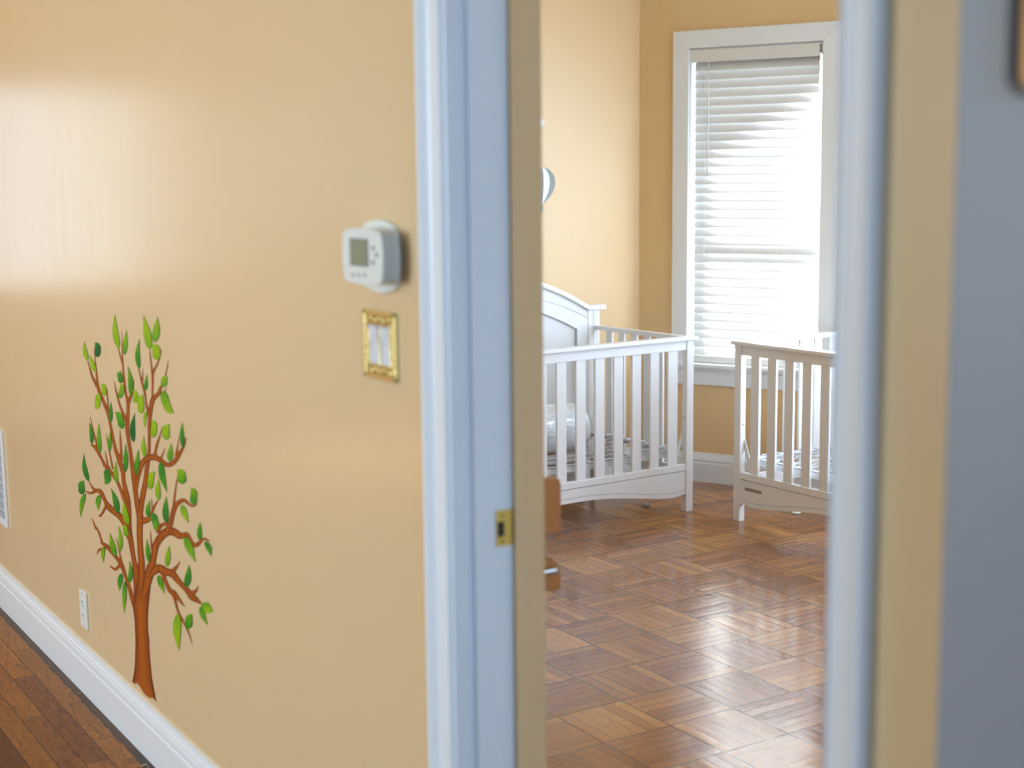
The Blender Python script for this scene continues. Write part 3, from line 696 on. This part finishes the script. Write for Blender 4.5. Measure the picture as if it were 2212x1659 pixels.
# door leaf folded back against the wall at the right edge, with a framed mirror
d2 = bpy.data.objects.new('door_2', None); COL.objects.link(d2); d2['kind'] = 'structure'
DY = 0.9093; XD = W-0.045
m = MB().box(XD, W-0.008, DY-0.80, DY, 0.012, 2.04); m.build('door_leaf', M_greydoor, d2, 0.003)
pm = atx(2167, 214, XD-0.012)
mi = thing('door_mirror', (XD, pm.y, pm.z), 0, 'dark framed mirror with rounded corners hanging on the white door at the right edge', 'mirror')
def rr2(y0, y1, z0, z1, r, n=7):
    pts = []
    for cy, cz, a0 in ((y1-r, z1-r, 0), (y0+r, z1-r, 90), (y0+r, z0+r, 180), (y1-r, z0+r, 270)):
        for k in range(n+1):
            a = math.radians(a0+90*k/n); pts.append((cy+r*math.cos(a), cz+r*math.sin(a)))
    return pts
o1 = rr2(-0.34, 0, 0, 0.42, 0.022); o2 = rr2(-0.333, -0.007, 0.007, 0.413, 0.016)
bm = bmesh.new(); nn = len(o1)
V = [[bm.verts.new((x, y, z)) for y, z in pr] for x, pr in ((-0.012, o1), (-0.012, o2), (-0.001, o2), (-0.001, o1))]
for a in range(4):
    for i in range(nn): bm.faces.new((V[a][i], V[a][(i+1) % nn], V[(a+1) % 4][(i+1) % nn], V[(a+1) % 4][i]))
mb = MB(); mb.bm.free(); mb.bm = bm; mb.build('frame', M_mirrorframe, mi)
slab(o2, -0.006, -0.001, 'glass', M_mirror, mi, 0)

# ------------------------------------------------------------------ painted tree decal
FR = {1: (160, 660, 8.294), 2: (280, 660, 8.294), 3: (160, 840, 8.294), 4: (280, 840, 8.294), 5: (160, 1020, 8.294), 6: (300, 1020, 8.294), 7: (200, 1200, 4.879)}
def px(f, x, y): ox, oy, s = FR[f]; return ox+x/s, oy+y/s
BR = []
def B(*segs):
    """segs: (frame, x, y, width) in the order along the branch"""
    BR.append([(*px(f, x, y), wd/FR[f][2]) for f, x, y, wd in segs])
def F(f, *pts): return [(f, *p) for p in pts]
B(*F(7,(462,620,8),(446,550,40),(420,455,48),(388,345,38),(352,235,32),(318,130,42)), *F(5,(800,1580,72),(740,1510,62),(690,1450,62),(630,1370,78),(560,1310,70),(505,1270,50),(480,1190,36),(445,1080,34),(400,1000,34),(370,960,30),(350,890,22),(315,838,14)))
B(*F(5,(560,1385,60),(505,1380,52),(450,1390,42),(425,1430,26),(412,1480,5)))
B(*F(5,(860,1640,36),(826,1500,26),(790,1330,18),(748,1165,5)))
B(*F(7,(300,120,34),(280,105,30),(245,145,28),(210,130,22),(178,108,8)))
B(*F(5,(400,1020,24),(375,1005,20),(350,995,8)))
B(*F(7,(480,590,8),(474,520,40),(467,420,62),(462,280,64),(450,130,60)), *F(5,(1070,1560,82),(1040,1380,88),(1012,1210,95),(992,1080,95),(988,900,80),(988,720,78),(968,560,92),(952,450,92),(915,290,78),(885,140,70)), *F(3,(880,1530,72),(858,1440,76),(825,1330,80),(788,1210,74),(740,1080,60),(700,900,50),(665,720,48),(640,600,45),(600,420,55),(550,290,58),(500,160,55),(455,60,60)), *F(1,(430,1470,50),(415,1380,46),(400,1200,30),(385,1050,22),(370,880,16),(355,750,5)))
B(*F(1,(440,1500,50),(370,1370,46),(320,1260,38),(280,1120,24),(240,985,10)))
B(*F(3,(612,400,30),(603,250,26),(590,60,18)), *F(1,(585,1480,5)))
B(*F(3,(850,1290,50),(840,1100,40),(828,900,30),(820,730,5)))
B(*F(5,(1000,1180,110),(970,1080,110),(930,1000,100),(880,880,95),(800,770,105),(700,690,110),(610,610,100),(560,520,62),(500,400,72),(450,335,75),(390,335,62),(330,365,48),(300,375,44),(250,365,34),(205,332,8)))
B(*F(5,(400,330,50),(340,290,35),(300,230,24),(262,155,6)))
B(*F(5,(580,590,50),(545,660,45),(500,740,40),(465,785,38),(438,768,20)))
B(*F(5,(960,640,50),(930,570,60),(880,430,65),(830,300,55),(780,190,50),(720,90,55),(675,15,58)), *F(3,(650,1490,62),(600,1420,82),(550,1370,60),(510,1290,45),(450,1170,50),(400,1070,70),(350,1020,48),(298,1005,26)))
B(*F(3,(415,1040,34),(400,970,30),(360,830,26),(320,660,20),(285,500,5)))
B(*F(3,(605,1390,30),(575,1230,22),(555,1105,5)))
B(*F(3,(692,1440,32),(660,1270,28),(630,1120,24),(600,950,18),(573,800,5)))
B(*F(7,(515,600,10),(516,520,60),(517,400,84),(516,300,82),(514,150,76)), *F(5,(1205,1580,118),(1192,1450,112),(1182,1300,102),(1175,1100,108),(1178,900,112),(1178,780,120),(1150,640,108),(1125,520,92),(1105,400,82),(1085,200,92),(1072,60,90)), *F(3,(1070,1560,95),(1045,1400,78),(1015,1180,66),(980,950,66),(955,780,66),(952,650,74),(960,500,66),(966,350,60),(960,220,58),(940,80,52)), *F(1,(930,1600,45),(910,1450,40),(890,1280,36),(875,1100,30),(868,950,24),(858,700,16),(852,440,5)))
B(*F(1,(872,1060,26),(830,920,22),(790,770,14),(750,650,5)))
B(*F(3,(965,290,50),(1000,170,50),(1040,60,40)), *F(1,(1060,1480,22),(1067,1325,5)))
B(*F(3,(935,580,50),(880,450,45),(830,330,36),(785,180,28),(745,20,22)), *F(1,(740,1480,18),(714,1360,6)))
B(*F(5,(1190,720,90),(1208,560,90),(1232,400,95),(1272,200,90)), *F(4,(288,1590,80),(303,1450,76),(322,1330,70),(338,1200,58),(346,1080,52),(350,900,50),(350,750,52),(354,600,60),(367,450,68),(385,300,76),(412,190,84),(470,125,76),(525,80,66)), *F(2,(520,1560,72),(545,1490,56),(580,1420,34),(610,1340,28),(640,1250,24),(670,1110,16),(692,968,4)))
B(*F(4,(410,190,60),(412,100,38)), *F(2,(405,1640,32),(408,1450,32),(410,1300,38),(400,1180,36),(385,1050,26),(368,900,20),(358,800,10)))
B(*F(2,(405,1270,30),(420,1210,38),(450,1130,34),(500,1030,28),(535,930,20),(566,785,5)))
B(*F(4,(345,470,50),(325,380,40),(300,300,34),(286,200,30),(280,100,30)), *F(2,(275,1600,32),(250,1500,34),(220,1380,34),(185,1250,22),(160,1130,18),(130,980,14),(112,830,5)))
B(*F(2,(228,1370,20),(232,1230,14),(235,1130,4)))
B(*F(2,(600,1590,24),(625,1540,24),(660,1465,4)))
B(*F(4,(105,1650,70),(150,1560,62),(190,1420,84),(240,1310,98),(320,1245,110),(430,1222,108),(520,1262,92),(590,1312,82),(660,1358,82),(740,1350,80),(820,1280,78),(880,1180,68),(950,1060,50),(990,950,30),(1014,868,5)))
B(*F(5,(1105,330,50),(1120,240,60),(1142,120,52),(1180,20,44)))
B(*F(4,(450,1190,70),(460,1120,42),(475,1050,44),(490,990,44),(530,870,26),(592,665,5)))
B(*F(4,(555,1250,40),(600,1150,20),(632,1050,4)))
B(*F(4,(825,1200,50),(845,1120,40),(858,1040,28),(881,848,4)))
B(*F(7,(520,480,10),(530,440,50),(545,390,76),(562,330,84),(588,230,92),(618,120,98)), *F(6,(250,1600,108),(268,1480,112),(302,1310,120),(370,1190,132),(460,1090,150),(560,1055,150),(650,1085,132),(730,1140,118),(800,1130,100),(850,1115,80),(900,1190,75),(950,1270,70),(1010,1315,72),(1070,1275,68),(1120,1222,48),(1160,1187,42),(1220,1215,34),(1276,1236,10)))
B(*F(6,(500,1060,100),(540,980,100),(570,900,82),(595,790,80),(622,680,84),(662,595,84),(720,535,76),(790,502,70),(840,525,54),(900,578,40),(955,606,38),(1010,590,26),(1052,548,4)))
B(*F(6,(615,680,60),(630,500,35),(650,330,28),(670,200,22),(697,60,12)))
B(*F(6,(520,930,70),(460,930,60),(400,950,64),(355,1010,70),(330,1090,60)))
B(*F(6,(40,880,110),(90,868,120),(140,855,108),(190,830,76),(215,770,48),(240,700,44),(280,600,36),(342,498,14)))
B(*F(6,(235,720,20),(232,600,16),(222,458,4)))
B(*F(6,(228,1380,36),(215,1200,22),(200,1028,4)))
B(*F(7,(585,250,8),(622,200,50),(655,158,80),(700,134,86),(760,168,86),(830,188,76),(880,240,62),(940,310,50),(1000,372,56),(1050,438,70),(1100,472,48),(1142,508,16)))
B(*F(7,(835,175,50),(865,140,38),(895,105,22),(918,60,4)))
B(*F(7,(1045,405,50),(1070,385,42),(1098,355,20),(1113,315,4)))
B(*F(7,(740,190,44),(755,240,40),(778,300,38),(812,365,46),(850,395,58),(900,450,36),(940,505,20),(974,540,5)))
B(*F(7,(848,410,36),(866,460,28),(880,520,22),(905,605,22),(960,710,20),(1010,810,15),(1048,935,3)))
def clean(pts):
    out = [pts[0]]
    for i in range(1, len(pts)-1):
        a = out[-1]; b = pts[i]; c = pts[i+1]
        v1 = (b[0]-a[0], b[1]-a[1]); v2 = (c[0]-b[0], c[1]-b[1])
        if v1[0]*v2[0]+v1[1]*v2[1] < 0 and min(math.hypot(*v1), math.hypot(*v2)) < 9: continue
        if math.hypot(*v1) < 2.5: continue
        out.append(b)
    out.append(pts[-1]); return out
def catmull(pts, sub=4):
    pts = clean(pts)
    out = []
    for i in range(len(pts)-1):
        p0 = pts[max(i-1, 0)]; p1 = pts[i]; p2 = pts[i+1]; p3 = pts[min(i+2, len(pts)-1)]
        for k in range(sub):
            t_ = k/sub
            out.append(tuple(0.5*((2*b)+(-a+c)*t_+(2*a-5*b+4*c-d)*t_*t_+(-a+3*b-3*c+d)*t_**3) for a, b, c, d in zip(p0, p1, p2, p3)))
    out.append(tuple(pts[-1])); return out
tree = thing('tree_decal', (W, 3.4, 0), 0, 'wall decal of a brown tree with green leaves on the tan hall wall', 'wall decal')
TO = Vector((W, 3.4, 0))
class Decal:
    def __init__(s): s.v = []; s.f = []; s.u = []; s.sh = []
    def add(s, x, y, d, u, sh=0.0): 
        p = atx(x, y, W-d) - TO; s.v.append(p); s.u.append(u); s.sh.append(sh); return len(s.v)-1
    def build(s, name, mat):
        me = bpy.data.meshes.new(name); me.from_pydata([tuple(p) for p in s.v], [], s.f)
        a = me.attributes.new('u', 'FLOAT', 'POINT'); b = me.attributes.new('shade', 'FLOAT', 'POINT')
        for i in range(len(s.v)): a.data[i].value = s.u[i]; b.data[i].value = s.sh[i]
        me.materials.append(mat); o = bpy.data.objects.new(name, me); COL.objects.link(o); o.parent = tree; return o
D = Decal()
# trunk rows: (y, left x, right x) in frame 7, with a torn lower end
rows = [(270,466,600),(300,460,612),(350,453,608),(400,448,603),(440,440,599),(470,432,596),(540,424,590),(600,432,585),(700,444,583),(800,448,586),(880,451,596),(960,451,598),(1040,449,602),(1140,446,611),(1240,436,624),(1300,424,634)]
NC = 8; grid = []
low = [(418,1322),(436,1352),(470,1345),(500,1385),(545,1460),(600,1503),(630,1497),(650,1515),(672,1540)]
def lerp(a, b, f): return a+(b-a)*f
for y, l, r_ in rows:
    grid.append([D.add(*px(7, lerp(l, r_, k/NC), y + (lerp(0, 40, k/NC) if y > 1200 else 0)), 0.0005, -1+2*k/NC) for k in range(NC+1)])
for fr_ in (0.5, 1.0):
    row = []
    for k in range(NC+1):
        xa = lerp(424, 634, k/NC); ya = 1300+40*k/NC; xb, yb = low[k]
        row.append(D.add(*px(7, lerp(xa, xb, fr_), lerp(ya, yb, fr_)), 0.0005, -1+2*k/NC))
    grid.append(row)
for a, b in zip(grid, grid[1:]):
    for k in range(NC): D.f.append((a[k], a[k+1], b[k+1], b[k]))
for bi, br in enumerate(BR):
    pts = catmull(br); d = 0.0006 + bi*0.000012; prev = None
    if bi in (0, 5, 16, 30): d = 0.0004 + bi*0.000005
    for i, (x, y, wd) in enumerate(pts):
        a = pts[max(i-1, 0)]; b = pts[min(i+1, len(pts)-1)]; tx, ty = b[0]-a[0], b[1]-a[1]; L = math.hypot(tx, ty) or 1
        nx, ny = -ty/L, tx/L; wd = max(wd, 0.3)
        q = [D.add(x+nx*wd/2*s_, y+ny*wd/2*s_, d, s_) for s_ in (-1, 0, 1)]
        if prev:
            for k in range(2): D.f.append((prev[k], q[k], q[k+1], prev[k+1]))
        prev = q
D.build('trunk_and_branches', M_bark)
LV = [(1,240,985,178,635,78,2),(1,385,1195,275,885,78,2),(1,415,925,420,665,104,0),(1,795,765,728,145,104,2),(1,900,878,935,430,84,1.5),(1,1165,1132,1170,590,86,.9),(1,1270,1535,1293,1225,64,.9),
(1,845,1392,790,1188,92,.8),(1,812,1665,872,1418,90,1.4),(1,1010,1605,957,1080,92,1),(1,548,1612,520,1400,88,2),(3,437,85,415,362,100,2),
(2,358,785,240,165,136,1.9),(2,450,655,495,200,128,1.6),(2,480,972,470,690,145,2),(2,600,1465,620,1255,112,1.5),(4,592,38,725,450,140,1.5),
(3,655,602,655,225,66,.7),(3,862,716,785,408,118,1),(3,1060,952,1088,425,98,0),(3,1090,250,1095,32,90,1.9),(3,1200,440,1175,115,124,2),(3,1290,400,1275,705,62,1.9),(3,315,988,264,595,68,.7),(3,467,1135,442,605,78,1.3),(3,637,1112,648,738,62,1.2),(3,912,1492,915,980,84,.8),(3,255,1652,174,1165,84,.5),(3,1110,1533,1150,1075,88,1),(3,1268,1225,1245,835,78,1.8),(5,770,192,748,-213,70,1.5),(3,578,1435,598,1708,120,.6),
(4,415,872,440,570,112,1.9),(4,655,912,648,636,136,1.9),(4,955,1052,940,595,84,.7),(4,715,1302,742,975,102,1.3),(4,555,1300,672,1860,112,.8),(4,366,1795,400,1478,112,1.8),(4,946,1705,915,1438,155,1.3),
(5,135,396,120,155,114,.6),(5,192,380,114,805,80,1.2),(5,445,410,430,688,88,1.2),(5,780,742,657,288,104,.6),(5,966,942,880,488,104,1.7),(5,940,1152,905,948,92,1.5),(5,740,1502,636,1085,94,1.3),(5,820,1422,788,955,74,1.6),(5,535,1330,524,1622,66,1.5),
(6,355,496,350,108,92,1.8),(6,155,797,190,498,78,1),(6,490,912,488,425,108,.6),(6,240,730,322,1020,118,.9),(6,970,582,985,285,124,1.1),(6,762,588,880,918,106,1.8),(6,1087,1212,1095,888,84,1),(6,1182,1240,1290,1512,92,.8),(6,820,1160,1005,1618,130,1.4),(6,180,1612,140,1190,74,.9),(6,495,1692,532,1308,92,1.6),
(7,386,288,385,52,44,1),(7,300,190,280,375,52,.8),(7,337,270,330,612,44,1.3),(7,690,210,757,405,52,1.2),(7,985,336,1015,95,68,.7),(7,1160,500,1228,608,96,1.6),(7,1135,540,1213,736,52,1.2),(7,897,615,910,1006,82,1.9),(7,1008,773,1010,618,76,1)]
D = Decal()
for li, (f, bx, by, tx, ty, wd, sh) in enumerate(LV):
    x0, y0 = px(f, bx, by); x1, y1 = px(f, tx, ty); wd = wd/FR[f][2]; L = math.hypot(x1-x0, y1-y0); ux, uy = (x1-x0)/L, (y1-y0)/L
    asp = L/wd; blunt = asp < 3.1; n = 14; bend = (random.random()-0.5)*(0.06 if L/wd < 3.1 else 0.13)*L; prev = None; d = 0.0013 + li*0.000008
    for i in range(n+1):
        s_ = i/n
        if blunt: prof = min(1.0, (s_/0.22)**0.5 if s_ > 0 else 0.15)*(1-0.10*s_)
        else: prof = max(0.02, (math.sin(math.pi*s_**0.66)**0.9))*(1-0.30*max(0, (s_-0.6)/0.4))
        if i == n and not blunt: prof = 0.03
        if i == 0: prof = 0.12
        pl_ = pr_ = prof
        if blunt:      # folded leaves end in a slanted edge with one pointed corner
            side = 1 if li % 2 else -1
            endp = max(0.0, (s_-0.74)/0.26)
            if side > 0: pr_ = prof*(1-0.15*endp) + 0.32*max(0, (s_-0.9)/0.1); pl_ = prof*(1-endp**1.6*1.05)
            else: pl_ = prof*(1-0.15*endp) + 0.32*max(0, (s_-0.9)/0.1); pr_ = prof*(1-endp**1.6*1.05)
        cb = bend*math.sin(math.pi*s_)
        cxp = x0+ux*L*s_ - uy*cb; cyp = y0+uy*L*s_ + ux*cb
        q = [D.add(cxp - uy*wd/2*(pl_ if k < 0 else pr_)*k, cyp + ux*wd/2*(pl_ if k < 0 else pr_)*k, d, k, sh + 0.8*(s_-0.5)) for k in (-1, 0, 1)]
        if prev:
            for k in range(2): D.f.append((prev[k], q[k], q[k+1], prev[k+1]))
        prev = q
D.build('leaves', M_leaf)
